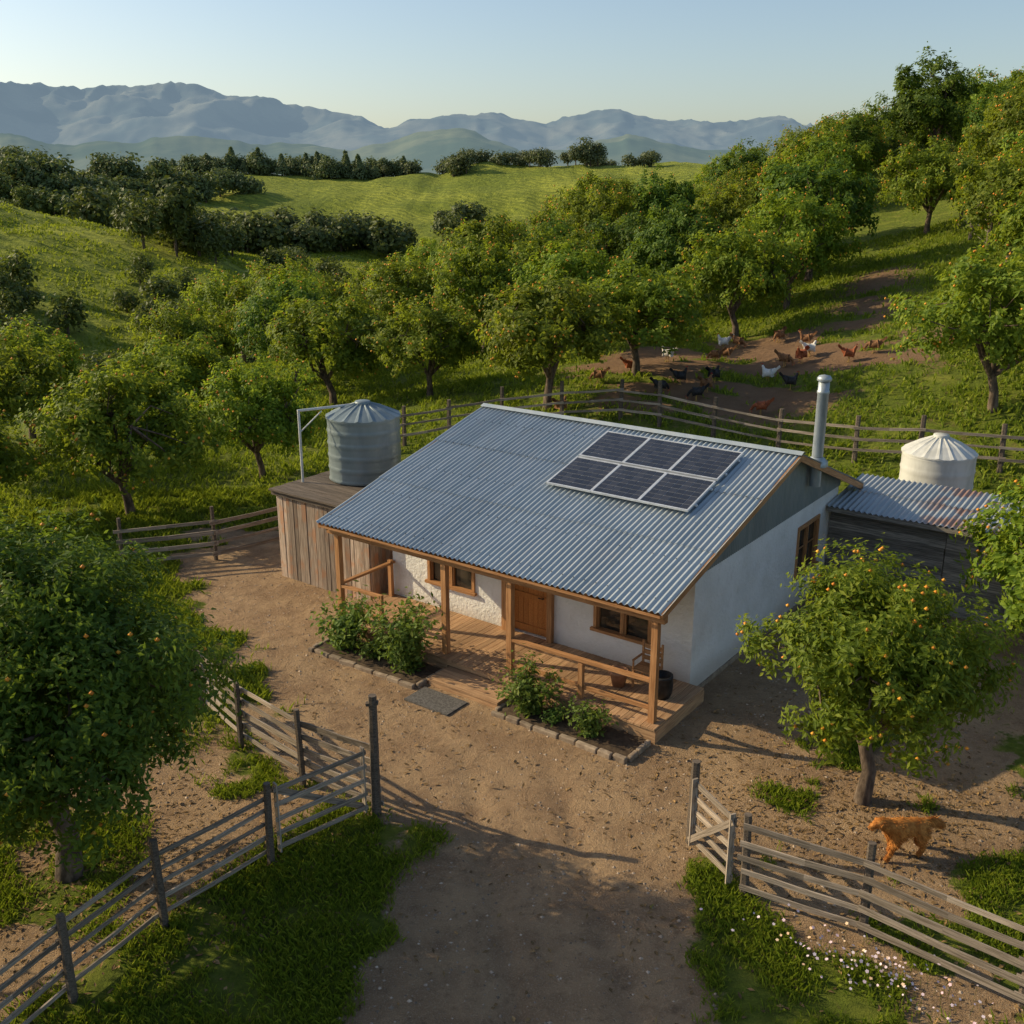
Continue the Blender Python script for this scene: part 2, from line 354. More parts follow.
# ------------------------------------------------------------------ trees
def unit(v): return v/(np.linalg.norm(v,axis=-1,keepdims=True)+1e-9)
def leafquads(G,P,Nn,length,width,mat,r,droop=.35):
    n=len(P);T_=unit(np.cross(Nn,r.normal(size=(n,3))));T_[:,2]-=droop*r.random(n);T_=unit(T_);S=unit(np.cross(T_,Nn))
    l=(length*(.65+.7*r.random(n)))[:,None];w=(width*(.7+.6*r.random(n)))[:,None]
    V=np.stack([P,P+T_*l*.45+S*w*.5+Nn*w*.12,P+T_*l,P+T_*l*.45-S*w*.5+Nn*w*.12],1).reshape(-1,3)
    F=np.arange(4*n).reshape(n,4);G.add(V,F,mat)
def octs(G,P,rad,mat,r):
    n=len(P);o=np.array([[1,0,0],[-1,0,0],[0,1,0],[0,-1,0],[0,0,1],[0,0,-1]],float)
    V=(P[:,None,:]+o[None]*rad[:,None,None]);f=np.array([[0,2,4],[2,1,4],[1,3,4],[3,0,4],[2,0,5],[1,2,5],[3,1,5],[0,3,5]])
    F=(f[None]+6*np.arange(n)[:,None,None]).reshape(-1,3);G.add(V.reshape(-1,3),F,mat,None,True)
def tree(name,seed,h,R,trunk,ncl,nl,ll,lw,leaf,fruit=0,clr=.34,tr=.14,openness=0.,bottom=-.55,top=0.,skirt=0.,fr=.038):
    r=np.random.default_rng(seed);G=Geo()
    rz=(h-trunk*.75)/2;cz=h-rz
    C=[];tries=0
    while len(C)<ncl and tries<9000:
        tries+=1
        d=unit(r.normal(size=3));
        if d[2]<bottom: continue
        rad=(.30+.62*r.random()**.6)*(.82+.36*r.random())
        sh=1-top*max(0,d[2])*rad
        p=np.array([d[0]*R*rad*sh,d[1]*R*rad*sh,cz+d[2]*rz*rad*.95-skirt*(d[0]**2+d[1]**2)*rad])
        p[:2]*=1.+.12*math.sin(3*math.atan2(d[1],d[0])+seed)
        if all(np.linalg.norm(p-q)>R*clr*(.72+openness) for q in C) or tries>6000: C.append(p)
    C=np.array(C)
    lean=r.normal(size=2)*.10*h*.3
    tp=np.array([lean[0],lean[1],trunk])
    mid=np.array([lean[0]*.2+r.normal()*.05,lean[1]*.2+r.normal()*.05,trunk*.5])
    G.tube([[0,0,-.25],[0,0,.05],mid,tp],[tr*1.7,tr*1.25,tr,tr*.92],9,0)
    k=5;ends=[]
    for i in range(k):
        t=2*math.pi*(i+.5*r.random())/k+seed;rr=R*(.38+.2*r.random());e=np.array([math.cos(t)*rr,math.sin(t)*rr,trunk+(cz-trunk)*(.75+.5*r.random())])
        m1=tp+(e-tp)*.4+np.array([0,0,-.12*R*r.random()])+r.normal(size=3)*.06*R
        G.tube([tp-[0,0,tr*.5],m1,e],[tr*.72,tr*.5,tr*.3],7,0);ends.append(e)
    e=np.array([lean[0]*1.3,lean[1]*1.3,cz+rz*.25]);G.tube([tp-[0,0,.05],(tp+e)/2+r.normal(size=3)*.08,e],[tr*.7,tr*.5,tr*.3],7,0);ends.append(e)
    ends=np.array(ends)
    for c in C:
        e=ends[np.argmin(np.linalg.norm(ends-c,axis=1))];m1=(e+c)/2+r.normal(size=3)*.08*R-np.array([0,0,.05*R])
        G.tube([e,m1,c],[tr*.28,tr*.18,tr*.07],5,0,cap=False)
    per=nl//len(C);P=[];Q=[]
    for c in C:
        cr=R*clr*(.7+.6*r.random());npn=max(4,per//34)
        d=unit(r.normal(size=(npn,3)));sp=c+d*cr*(.35+.8*r.random((npn,1))**.7)*[1,1,.8]
        ii=r.integers(0,npn,per)
        loc=sp[ii]+r.normal(size=(per,3))*cr*.16
        out=unit(loc-c)*.7+unit(loc-[0,0,cz-.3*rz])*.5+np.array([0,0,.45])+r.normal(size=(per,3))*.45
        P.append(loc);Q.append(unit(out))
    P=np.concatenate(P);Q=np.concatenate(Q);ok=P[:,2]>trunk*.55-skirt;P=P[ok];Q=Q[ok]
    leafquads(G,P,Q,ll,lw,1,r)
    if fruit:
        i=r.integers(0,len(P),fruit*8);q=P[i];dist=np.linalg.norm((q-[0,0,cz])/[R,R,rz],axis=1);i=i[dist>.86][:fruit];q=P[i]+unit(P[i]-[0,0,cz])*fr*1.8
        octs(G,q,np.full(len(q),fr),2,r)
    return G.mesh(name,['bark',leaf,'fruit'])
treeL=tree('fruit_tree_big_mesh',11,5.8,2.35,1.35,88,60000,.125,.052,'leafB',120,.29,.17,skirt=.5)
treeR=tree('fruit_tree_open_mesh',23,4.4,1.95,1.1,58,32000,.13,.054,'leafA',110,.26,.12,.05,top=.45)
TV=[tree('orchard_tree_mesh_%d'%i,40+i*7,5.2,2.75,1.3,50,15000,.215,.105,'leafA',110,.28,.15,fr=.055) for i in range(5)]
TB=[tree('orchard_dark_tree_mesh_%d'%i,90+i*7,5.4,2.6,1.2,46,13000,.225,.11,'leafB',60,.29,.15,fr=.055) for i in range(2)]
inst('fruit_tree',treeL,(-6.85,13.4,T(-6.85,13.4)),.3)
inst('fruit_tree',treeR,(6.08,15.4,T(6.08,15.4)),1.1)
hand=[(1.4,39.9,1.05),(5.2,42.8,1.0),(-3.7,45.5,.85),(10.8,49.8,1.02),(14.4,54.5,1.0),(-8.4,47.5,1.1),(-8.9,35.3,.74),(-12.3,31.5,.92),
(-19.5,37.5,1.0),(-17,54.5,.95),(-24,50,1.0),(-14.5,44,.95),(-24,42.5,.9),(16.7,35,1.05),(12.4,20.2,.9),
(9,57,1.05),(3,50,1.0),(-1.5,55,1.05),(-12,58,1.0),(7.0,63,1.1),(13.5,64,1.1),(18.5,70,1.2),(25.8,66,1.05),(24.5,52,1.05),(22.5,43,.95),
(29.5,57,1.2),(-15.0,22.0,.9),(-17,30,.85),(-12.0,9.2,1.1),(-30,47,.9),(-6,62,1.1),(2,60,1.1)]
placed=[]
def put(x,y,s,k=None):
    me=TV[rng.integers(5)] if (k is None and rng.random()<.72) or k==0 else TB[rng.integers(2)]
    inst('fruit_tree',me,(x,y,T(x,y)-.05),rng.random()*6.28,s*(.95+.1*rng.random()),s*(.9+.22*rng.random()));placed.append((x,y))
for x,y,s in hand: put(x,y,s,0 if y<46 else None)
yy=54.
while yy<135:
    xx=-.22*yy
    while xx<.66*yy+6:
        x=xx+rng.normal()*.9;y=yy+rng.normal()*1.1;xc=15+(y-45)*.42;xx+=6.2
        if abs(x-xc)<4.3 and y<92: continue
        if y>98+.7*x: continue
        if y<58 and 4<x<22: continue
        if min(math.hypot(x-a,y-b) for a,b in placed)<4.9: continue
        if rng.random()<.06: continue
        put(x,y,.85+.5*rng.random())
    yy+=6.0
tallm=tree('ridge_tree_mesh',301,9.0,2.8,2.6,46,16000,.26,.12,'leafB',0,.29,.2,.0,-.8)
inst('ridge_tree',tallm,(33.5,88,T(33.5,88)),.4,1.2);inst('ridge_tree',tallm,(29.0,92,T(29.0,92)),2,.85)
# distant masses
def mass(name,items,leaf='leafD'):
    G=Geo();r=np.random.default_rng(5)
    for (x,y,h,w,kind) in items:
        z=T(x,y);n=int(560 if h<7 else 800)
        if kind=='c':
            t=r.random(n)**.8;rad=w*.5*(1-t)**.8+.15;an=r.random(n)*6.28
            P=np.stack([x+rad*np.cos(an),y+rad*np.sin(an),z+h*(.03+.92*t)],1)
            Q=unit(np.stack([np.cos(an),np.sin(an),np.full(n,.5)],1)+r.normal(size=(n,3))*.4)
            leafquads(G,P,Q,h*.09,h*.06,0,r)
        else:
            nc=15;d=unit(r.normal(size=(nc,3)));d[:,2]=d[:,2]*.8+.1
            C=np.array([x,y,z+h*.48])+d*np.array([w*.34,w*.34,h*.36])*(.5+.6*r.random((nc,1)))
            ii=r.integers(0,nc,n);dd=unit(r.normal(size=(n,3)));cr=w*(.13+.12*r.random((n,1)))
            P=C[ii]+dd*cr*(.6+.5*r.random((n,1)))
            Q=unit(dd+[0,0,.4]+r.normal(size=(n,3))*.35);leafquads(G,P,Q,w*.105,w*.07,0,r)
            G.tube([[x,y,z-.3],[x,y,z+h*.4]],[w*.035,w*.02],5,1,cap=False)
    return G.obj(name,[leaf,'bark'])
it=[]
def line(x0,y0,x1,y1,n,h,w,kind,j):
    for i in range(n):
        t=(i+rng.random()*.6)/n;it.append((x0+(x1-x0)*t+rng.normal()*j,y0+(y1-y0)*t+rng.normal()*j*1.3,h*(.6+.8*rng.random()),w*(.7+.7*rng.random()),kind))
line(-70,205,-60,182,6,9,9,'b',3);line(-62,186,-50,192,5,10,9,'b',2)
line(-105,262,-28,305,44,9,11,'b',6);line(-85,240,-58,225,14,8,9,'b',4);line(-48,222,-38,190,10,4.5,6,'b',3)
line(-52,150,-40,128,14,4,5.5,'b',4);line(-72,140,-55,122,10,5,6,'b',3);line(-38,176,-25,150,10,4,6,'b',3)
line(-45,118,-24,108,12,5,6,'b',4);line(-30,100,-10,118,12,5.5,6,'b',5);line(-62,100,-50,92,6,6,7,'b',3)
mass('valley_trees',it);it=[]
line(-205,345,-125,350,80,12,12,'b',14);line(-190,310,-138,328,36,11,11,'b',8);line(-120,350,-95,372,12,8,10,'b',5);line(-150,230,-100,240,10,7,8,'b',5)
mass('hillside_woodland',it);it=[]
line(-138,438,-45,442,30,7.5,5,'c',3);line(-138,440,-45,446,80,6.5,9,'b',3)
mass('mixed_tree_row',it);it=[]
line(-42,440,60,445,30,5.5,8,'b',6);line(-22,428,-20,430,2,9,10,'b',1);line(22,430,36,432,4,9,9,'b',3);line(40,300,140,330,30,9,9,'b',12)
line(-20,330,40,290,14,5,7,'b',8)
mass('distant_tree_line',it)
# ------------------------------------------------------------------ house
O=np.array([2.73,17.3]);LL=np.array([-.805,.593]);LL/=np.linalg.norm(LL);DD=np.array([LL[1],-LL[0]])
def W(a,b,z):
    p=O+LL*a+DD*b;return np.array([p[0],p[1],z])
A3=np.array([LL[0],LL[1],0]);B3=np.array([DD[0],DD[1],0]);Z3=np.array([0,0,1.])
HO=(O[0],O[1],0)
def lb(G,a0,a1,b0,b1,z0,z1,mat=0,long='a'):
    c=W((a0+a1)/2,(b0+b1)/2,(z0+z1)/2);e={'a':A3*(a1-a0)/2,'b':B3*(b1-b0)/2,'z':Z3*(z1-z0)/2}
    o={'a':'abz','b':'baz','z':'zab'}[long];G.obox(c,e[o[0]],e[o[1]],e[o[2]],mat)
house=empty('farmhouse',HO)
aw0,aw1,bw0,bw1=.35,8.65,2.1,10.35
BE=11.15
RZ=lambda b: 2.76+.263*b if b<6.35 else 4.43-.375*(b-6.35)
G=Geo();t=.22
ops=[(1.3,2.68,.98,2.1),(3.88,5.02,.34,2.45),(6.05,7.45,.98,2.1)]
cur=aw0
for a0,a1,z0,z1 in ops:
    lb(G,cur,a0,bw0,bw0+t,0,3.2);lb(G,a0,a1,bw0,bw0+t,z1,3.2)
    lb(G,a0,a1,bw0,bw0+t,0,z0);cur=a1
lb(G,cur,aw1,bw0,bw0+t,0,3.2)
sw=(7.65,9.0,.95,2.2)
lb(G,aw0,aw0+t,bw0+t,sw[0],0,2.78,long='b');lb(G,aw0,aw0+t,sw[1],bw1,0,2.78,long='b')
lb(G,aw0,aw0+t,sw[0],sw[1],0,sw[2],long='b');lb(G,aw0,aw0+t,sw[0],sw[1],sw[3],2.78,long='b')
lb(G,aw1-t,aw1,bw0+t,bw1,0,2.78,long='b');lb(G,aw0+t,aw1-t,bw1-t,bw1,0,2.78)
G.obj('plaster_walls',['plaster'],house,HO)
G=Geo();lb(G,aw0-.03,aw1+.03,bw0-.03,bw1+.03,-.2,.12);G.obj('stone_plinth',['stone'],house,HO)
for nm,a in (('gable_cladding_right',aw0-.025),('gable_cladding_left',aw1+.025)):
    G=Geo();bs=np.arange(bw0-.02,bw1+.02,.0225);V=[];F=[]
    for i,b in enumerate(bs):
        off=.014*math.sin(b/.09*6.283)*(1)
        V+= [W(a-off,b,2.70),W(a-off,b,RZ(b)-.05)]
        if i: F.append((2*i-2,2*i,2*i+1,2*i-1))
    G.add(V,F,0,[(v@np.array([DD[0],DD[1],0]),v[2],0) for v in V],False)
    G.obj(nm,['clad'],house,HO)
def corrug(G,a0,a1,b0,z0,b1,z1,pitch=.13,amp=.022,sheets=2,mat=0,th=.0):
    n=int((a1-a0)/pitch*8);aa=np.linspace(a0,a1,n)
    for sidx in range(sheets):
        f0=sidx/sheets;f1=(sidx+1)/sheets+(.015 if sidx<sheets-1 else 0);V=[];LC=[];F=[]
        for j,f in enumerate(np.linspace(f0,f1,5)):
            b=b0+(b1-b0)*f;z=z0+(z1-z0)*f-sidx*.004+.018*(1-(f-f0)/(f1-f0))*(1 if sidx else 0)
            for a in aa:
                V.append(W(a,b,z+amp*math.sin(a/pitch*6.283)+.008*math.sin(a*1.7+b*2)));LC.append((a,b,sidx*3.))
        for j in range(4):
            for i in range(n-1): F.append((j*n+i,j*n+i+1,(j+1)*n+i+1,(j+1)*n+i))
        G.add(V,np.array(F),mat,LC,True)
G=Geo();corrug(G,-.08,9.02,-.06,2.76-.02,6.38,4.43,sheets=3);G.obj('roof_front_slope',['roof'],house,HO)
G=Geo();corrug(G,-.08,9.02,BE,RZ(BE),6.32,4.43,sheets=1);G.obj('roof_back_slope',['roof'],house,HO)
G=Geo()
for sgn in (-1,1):
    b2=6.35+sgn*.15;z2=RZ(b2)+.04
    V=[W(-.1,6.35,4.49),W(9.04,6.35,4.49),W(9.04,b2,z2),W(-.1,b2,z2)];G.add(V,[(0,1,2,3)],0)
G.obj('ridge_cap',['roof'],house,HO)
# roofing screws in rows along the purlin lines
G=Geo();P=[]
for b in (.3,1.6,2.9,4.2,5.5):
    for i in range(35):
        a=.0325+.26*i
        if a<8.95: P.append(W(a,b,RZ(b)+.022))
octs(G,np.array(P),np.full(len(P),.016),0,None);G.obj('roof_screws',['iron'],house,HO)
G=Geo()
for a in (-.03,8.97):
    G.beam(W(a,-.02,2.66),W(a,6.35,RZ(6.349)-.10),.035,.15,0);G.beam(W(a,6.35,RZ(6.349)-.10),W(a,BE-.02,RZ(BE)-.10),.035,.15,0)
for i,a in enumerate(np.linspace(.25,8.75,13)):
    G.beam(W(a,.0,2.63),W(a,2.1,2.63+.263*2.1),.05,.11,0)
G.beam(W(0,.22,2.52),W(8.9,.22,2.52),.13,.15,0)
G.beam(W(-.01,-.05,2.665),W(8.95,-.05,2.665),.02,.05,0)
G.obj('roof_timbers',['porch'],house,HO)
G=Geo();n=58
for i in range(n):
    a=.02+i*8.8/n;lb(G,a,a+8.8/n-.01,-.02,2.09,.29,.33+.006*random.random(),0,long='b')
G.obj('porch_deck',['deck'],house,HO)
G=Geo()
lb(G,.0,3.15,.0,.04,.02,.288);lb(G,5.15,8.82,.0,.04,.02,.288);lb(G,3.15,5.15,.0,.04,.19,.288);lb(G,-.0,.035,.045,2.07,.0,.288,long='b');lb(G,8.785,8.82,.045,2.07,.0,.288,long='b')
for a in (.15,2.2,4.2,6.3,8.6): lb(G,a,a+.12,.1,.22,-.1,.285,long='z')
G.obj('porch_skirt',['deck'],house,HO)
G=Geo()
for i in range(5): lb(G,3.22,5.08,-.74+i*.145,-.74+i*.145+.138,.15,.19)
lb(G,3.24,5.06,-.72,-.69,0,.148);lb(G,3.24,3.27,-.68,-.01,0,.148,long='b');lb(G,5.03,5.06,-.68,-.01,0,.148,long='b')
G.obj('porch_step',['deck'],house,HO)
G=Geo()
for a in (.2,3.6,5.36,8.6): lb(G,a-.065,a+.065,.16,.29,.335,2.44,long='z')
lb(G,1.78,1.88,.17,.27,.335,1.12,long='z');lb(G,8.55,8.65,1.9,2.0,.335,1.3,long='z')
lb(G,5.0,5.14,1.96,2.095,.335,2.9,long='z');lb(G,3.76,3.88,1.98,2.095,.335,2.9,long='z')
G.obj('porch_posts',['porch'],house,HO)
G=Geo()
G.beam(W(.27,.22,1.2),W(3.53,.22,1.16),.11,.06);G.beam(W(.27,.22,.62),W(1.75,.22,.60),.035,.09);G.beam(W(1.9,.22,.60),W(3.53,.22,.60),.035,.09)
G.beam(W(7.3,.22,1.2),W(8.53,.22,1.18),.1,.06);G.beam(W(8.6,.3,1.22),W(8.6,2.08,1.22),.1,.06);G.beam(W(7.35,.22,.65),W(8.53,.22,.65),.035,.09)
lb(G,7.25,7.33,.18,.26,.335,1.24,long='z')
G.obj('porch_railing',['porch'],house,HO)
def window(nm,a0,a1,z0,z1,side=False):
    e=empty(nm,(0,0,0));e.parent=house
    def bx(G,u0,u1,d0,d1,q0,q1,long='a'):
        if not side: lb(G,u0,u1,bw0+d0,bw0+d1,q0,q1,0,long)
        else: lb(G,aw0+d0,aw0+d1,u0,u1,q0,q1,0,'b' if long=='a' else long)
    G=Geo();w=.075
    bx(G,a0-.03,a1+.03,-.04,.10,z1-w+.03,z1+.05);bx(G,a0-.08,a1+.08,-.09,.10,z0-.05,z0+.02)
    bx(G,a0-.03,a0+w-.03,-.038,.10,z0+.022,z1-w+.028,'z');bx(G,a1-w+.03,a1+.03,-.038,.10,z0+.022,z1-w+.028,'z')
    m=(a0+a1)/2;bx(G,m-.03,m+.03,-.01,.08,z0+.022,z1-w+.028,'z')
    for q in (a0+.045,m+.03): 
        bx(G,q+.001,q+.045,.01,.06,z0+.022,z1-w+.028,'z')
    for q in (m-.03,a1-.045): bx(G,q-.045,q-.001,.01,.06,z0+.022,z1-w+.028,'z')
    zm=(z0+z1)/2+.05
    bx(G,a0+.095,m-.08,.02,.05,zm-.014,zm+.014);bx(G,m+.08,a1-.095,.02,.05,zm-.014,zm+.014)
    G.obj('window_frame',['porch'],e,HO)
    G=Geo();bx(G,a0+.02,a1-.02,.064,.075,z0,z1-.02);G.obj('window_pane',['glass'],e,HO)
window('front_window_right',1.3,2.68,.98,2.1);window('front_window_left',6.05,7.45,.98,2.1);window('side_window',sw[0],sw[1],.95,2.2,True)
G=Geo();n=7;d0,d1=3.97,4.93
for i in range(n):
    a=d0+i*(d1-d0)/n;lb(G,a+.004,a+(d1-d0)/n-.004,bw0+.06,bw0+.10,.36,2.36,0,'z')
for z in (.42,1.2,2.2): lb(G,d0+.02,d1-.02,bw0+.035,bw0+.059,z,z+.13)
G.obj('front_door',['door'],house,HO)
G=Geo();lb(G,3.885,3.965,bw0-.01,bw0+.15,.34,2.44,0,'z');lb(G,4.935,5.015,bw0-.01,bw0+.15,.34,2.44,0,'z');lb(G,3.966,4.934,bw0-.008,bw0+.15,2.37,2.445)
G.obj('door_frame',['porch'],house,HO)
G=Geo();G.tube([W(4.08,bw0+.0,1.3),W(4.08,bw0+.035,1.3)],[.018,.018],8,0);G.tube([W(4.08,bw0-.01,1.3),W(4.2,bw0-.01,1.3)],[.012,.012],8,0);G.obj('door_handle',['iron'],house,HO)
# solar panels
sp=empty('solar_panel_array',HO)
def RP(a,b,up): 
    nrm=unit(Z3-.263*B3);return W(a,b,2.76+.263*b)+nrm*up
U=A3;VV=unit(B3+.263*Z3);NN=unit(Z3-.263*B3)
k=0
for i in range(3):
    for j in range(2):
        a0=1.1+i*1.2;b0=3.1+j*1.37;G=Geo();c=RP(a0+.59,b0+.665,.12)
        G.obox(c,U*.575,VV*.645,NN*.012,2)
        for ci in range(6):
            for cj in range(7):
                q=c+U*(-.56+(ci+.5)*1.12/6)+VV*(-.63+(cj+.5)*1.26/7)+NN*.015
                G.obox(q,U*(.56/6-.0075),VV*(.63/7-.0075),NN*.003,1)
        for s_ in (-1,1):
            G.obox(c+U*s_*.582,VV*.667,U*.014,NN*.024,0);G.obox(c+VV*s_*.653,U*.568,VV*.014,NN*.024,0)
        o=G.obj('panel_%d'%(k+1),['alu','cell','cellline'],sp,HO);k+=1
G=Geo()
for b in (3.45,4.15,4.85,5.5):
    G.beam(RP(1.05,b,.075),RP(4.72,b,.075),.04,.04,up=tuple(NN))
for a in (1.3,2.9,4.5):
    for b in (3.45,4.15,4.85,5.5): G.beam(RP(a,b,.0),RP(a,b,.055),.03,.03)
G.obj('mounting_rails',['alu'],sp,HO)
# flue
fl=empty('chimney_flue',W(.12,7.85,3.8));fo=W(.12,7.85,3.8)
G=Geo();G.lathe(W(.12,7.85,0),[(.13,3.3),(.13,5.55),(.145,5.56),(.145,5.62),(.13,5.63),(.13,5.82),(0.0,5.83)],20);G.obj('flue_pipe',['flue'],fl,fo)
G=Geo();G.lathe(W(.12,7.85,0),[(.13,5.84),(.17,5.86),(.17,5.92),(.13,5.97),(0,6.0)],20);G.lathe(W(.12,7.85,0),[(.26,RZ(7.85)-.06),(.26,RZ(7.85)+.05),(.14,RZ(7.85)+.16)],20);G.obj('flue_cap_and_flashing',['flue'],fl,fo)
# ------------------------------------------------------------------ plank tank stand and tanks
st=empty('plank_tank_shed',W(10.7,3.5,0));so=W(10.7,3.5,0)
G=Geo();a=9.15
while a<12.45:
    w=.13+.06*random.random();lb(G,a,min(a+w-.012,12.5),1.75+.02*random.random(),1.79,.0+.05*random.random(),2.42+.05*random.random(),0,'z');a+=w
b=1.8
while b<5.4:
    w=.13+.06*random.random();lb(G,12.46,12.49+.01*random.random(),b,b+w-.006,.0,2.42+.05*random.random(),0,'z');lb(G,9.12,9.15,b,b+w-.006,0,2.42,0,'z');b+=w
lb(G,9.15,12.46,5.38,5.42,0,2.42);G.obj('plank_walls',['plank'],st,so)
G=Geo()
for i in range(22):
    b=1.62+i*.18;lb(G,9.02,12.62,b,b+.172,2.48,2.52+.01*random.random())
lb(G,9.05,12.6,1.68,1.745,2.36,2.475);G.obj('plank_top',['post'],st,so)
def tank(name,c,R,h,cone,mat,rings):
    e=empty(name,tuple(c));G=Geo();pr=[(0,0),(R,0.0)]
    nz=rings*6
    for i in range(nz+1):
        z=.02+(h-.04)*i/nz;pr.append((R+.022*max(0,math.cos(i/6*6.283))**6,z))
    pr+=[(R*.995,h)];G.lathe(c,pr,48);G.obj('tank_body',[mat],e,tuple(c))
    G=Geo();V=[];F=[];m=64
    for r_,z in ((R+.03,h-.03),(R+.03,h+.01),(R*.6,h+cone*.55),(R*.22,h+cone*.9)):
        for k in range(m):
            t=6.283*k/m;V.append(np.array(c)+[r_*math.cos(t),r_*math.sin(t),z+(.028 if k%4==0 else 0)*(z>h+.0)])
    for i in range(3):
        for k in range(m): F.append((i*m+k,i*m+(k+1)%m,(i+1)*m+(k+1)%m,(i+1)*m+k))
    G.add(V,F,0,None,False);G.lathe(c,[(R*.22,h+cone*.88),(R*.22,h+cone*1.05),(R*.2,h+cone*1.1),(0,h+cone*1.12)],20)
    G.obj('tank_lid',[mat],e,tuple(c));return e
tc=W(11.35,4.0,2.54);tk=tank('water_tank',tc,.98,1.72,.36,'tank',5)
tank('water_tank',np.array([12.9,30.0,T(12.9,30.)-.1]),1.05,1.95,.5,'whitetank',4)
e=empty('downpipe',W(12.35,2.6,2.5));eo=W(12.35,2.6,2.5);G=Geo()
G.tube([W(12.35,2.6,2.5),W(12.35,2.6,4.5)],[.035,.035],10);G.tube([W(12.35,2.56,4.5),W(11.7,3.9,4.52),W(11.6,4.1,4.5)],[.035,.035,.035],10);G.tube([W(12.35,2.6,3.9),W(12.0,3.1,4.45)],[.018,.018],8)
G.obj('pipe_run',['pipe'],e,eo)
# ------------------------------------------------------------------ lean-to on the right
ds=empty('timber_outbuilding',W(-3,11,0));do=W(-3,11,0);G=Geo();SB=9.75
z=0.
while z<2.3:
    h_=.15+.04*random.random();z1=min(z+h_-.006,2.32)
    for a0,a1 in ((-2.6,.31),(-4.2,-2.61)): lb(G,a0+.02*random.random(),a1,SB+.012*random.random(),SB+.04,z,z1)
    if z>1.85: lb(G,-7.0,-4.22,SB,SB+.04,z,z1)
    lb(G,-7.0,-6.96,SB+.05,11.9,z,z1,0,'b');lb(G,-6.95,.3,11.9,11.94,z,z1);z+=h_
for a in (-4.2,-5.6,-6.9): lb(G,a-.07,a+.07,SB-.1,SB-.005,0,2.3,0,'z')
G.obj('plank_walls',['darkplank'],ds,do)
G=Geo();corrug(G,-7.3,.31,9.45,2.36,12.15,2.62,pitch=.14,sheets=2);G.obj('lean_to_roof',['roof2'],ds,do)
G=Geo();G.beam(W(-7.25,9.5,2.28),W(.3,9.5,2.28),.05,.12);G.obj('roof_fascia',['darkplank'],ds,do)
# ------------------------------------------------------------------ garden beds
for nm,a0,a1,b0 in (('garden_bed',5.25,8.3,-1.05),('garden_bed',.15,3.12,-.92)):
    c=W((a0+a1)/2,b0/2,0);e=empty(nm,tuple(c));G=Geo();na,nb=24,9;V=[];F=[]
    for j in range(nb):
        for i in range(na):
            a=a0+(a1-a0)*i/(na-1);b=b0+.03+(-.04-b0-.03)*j/(nb-1);V.append(W(a,b,.06+.05*random.random()))
    for j in range(nb-1):
        for i in range(na-1): F.append((j*na+i,j*na+i+1,(j+1)*na+i+1,(j+1)*na+i))
    G.add(V,F,0,None,True);G.obj('bed_soil',['soil'],e,tuple(c))
    G=Geo();a=a0-.05
    while a<a1:
        l=.3+.5*random.random();p0=W(a,b0+random.uniform(-.03,.03),.05);p1=W(min(a+l-.03,a1+.08),b0+random.uniform(-.03,.03),.05);G.beam(p0,p1,.09+.04*random.random(),.11+.04*random.random());a+=l
    for aa in (a0-.06,a1+.06):
        b=b0+.1
        while b<-.1: G.beam(W(aa,b,.06),W(aa,min(b+.28,-.06),.06),.09,.12);b+=.31
    o=G.obj('bed_edging',['stone'],e,tuple(c));bv=o.modifiers.new('b','BEVEL');bv.width=.02;bv.segments=2
def shrub(name,seed,h,R,n,ll=.13,lw=.07,fruit=0):
    r=np.random.default_rng(seed);G=Geo();P=[];Q=[]
    for i in range(13):
        t=r.random()*6.28;rr=R*(.25+.85*r.random());hh=h*(.45+.55*r.random());e=np.array([math.cos(t)*rr,math.sin(t)*rr,hh]);m=e*[.35,.35,.55]
        G.tube([[0,0,-.05],m,e],[.016,.011,.005],5,0,cap=False)
        k=n//13;s=.15+.85*r.random(k)
        p=np.where(s[:,None]<.6,m*(s[:,None]/.6),m+(e-m)*((s[:,None]-.6)/.4))+r.normal(size=(k,3))*R*.16
        P.append(p);Q.append(unit(r.normal(size=(k,3))*.6+[0,0,.7]+unit(p-[0,0,h*.4])*.5))
    P=np.concatenate(P);Q=np.concatenate(Q);P[:,2]=np.maximum(P[:,2],.04);leafquads(G,P,Q,ll,lw,1,r)
    return G.mesh(name,['bark','leafC','fruit'])
s1=shrub('shrub_mesh_a',3,1.75,.85,2500);s2=shrub('shrub_mesh_b',8,1.35,.75,1700);s3=shrub('shrub_mesh_c',12,.7,.5,900,.1,.055)
inst('garden_shrub',s2,W(7.75,-.5,.05),0,1.05);inst('garden_shrub',s1,W(5.9,-.45,.05),1);inst('garden_shrub',s2,W(2.6,-.45,.05),2,.9);inst('garden_shrub',s3,W(1.15,-.5,.05),0);inst('garden_shrub',s3,W(6.85,-.45,.05),2.5,.9);inst('garden_shrub',s3,W(2.0,-.5,.05),3,.6)
# doormat
G=Geo();c=W(4.45,-1.22,T(*W(4.45,-1.22,0)[:2])+.02);G.obox(c,A3*.58,B3*.33,Z3*.018);G.obj('doormat',['mat'],origin=tuple(c))
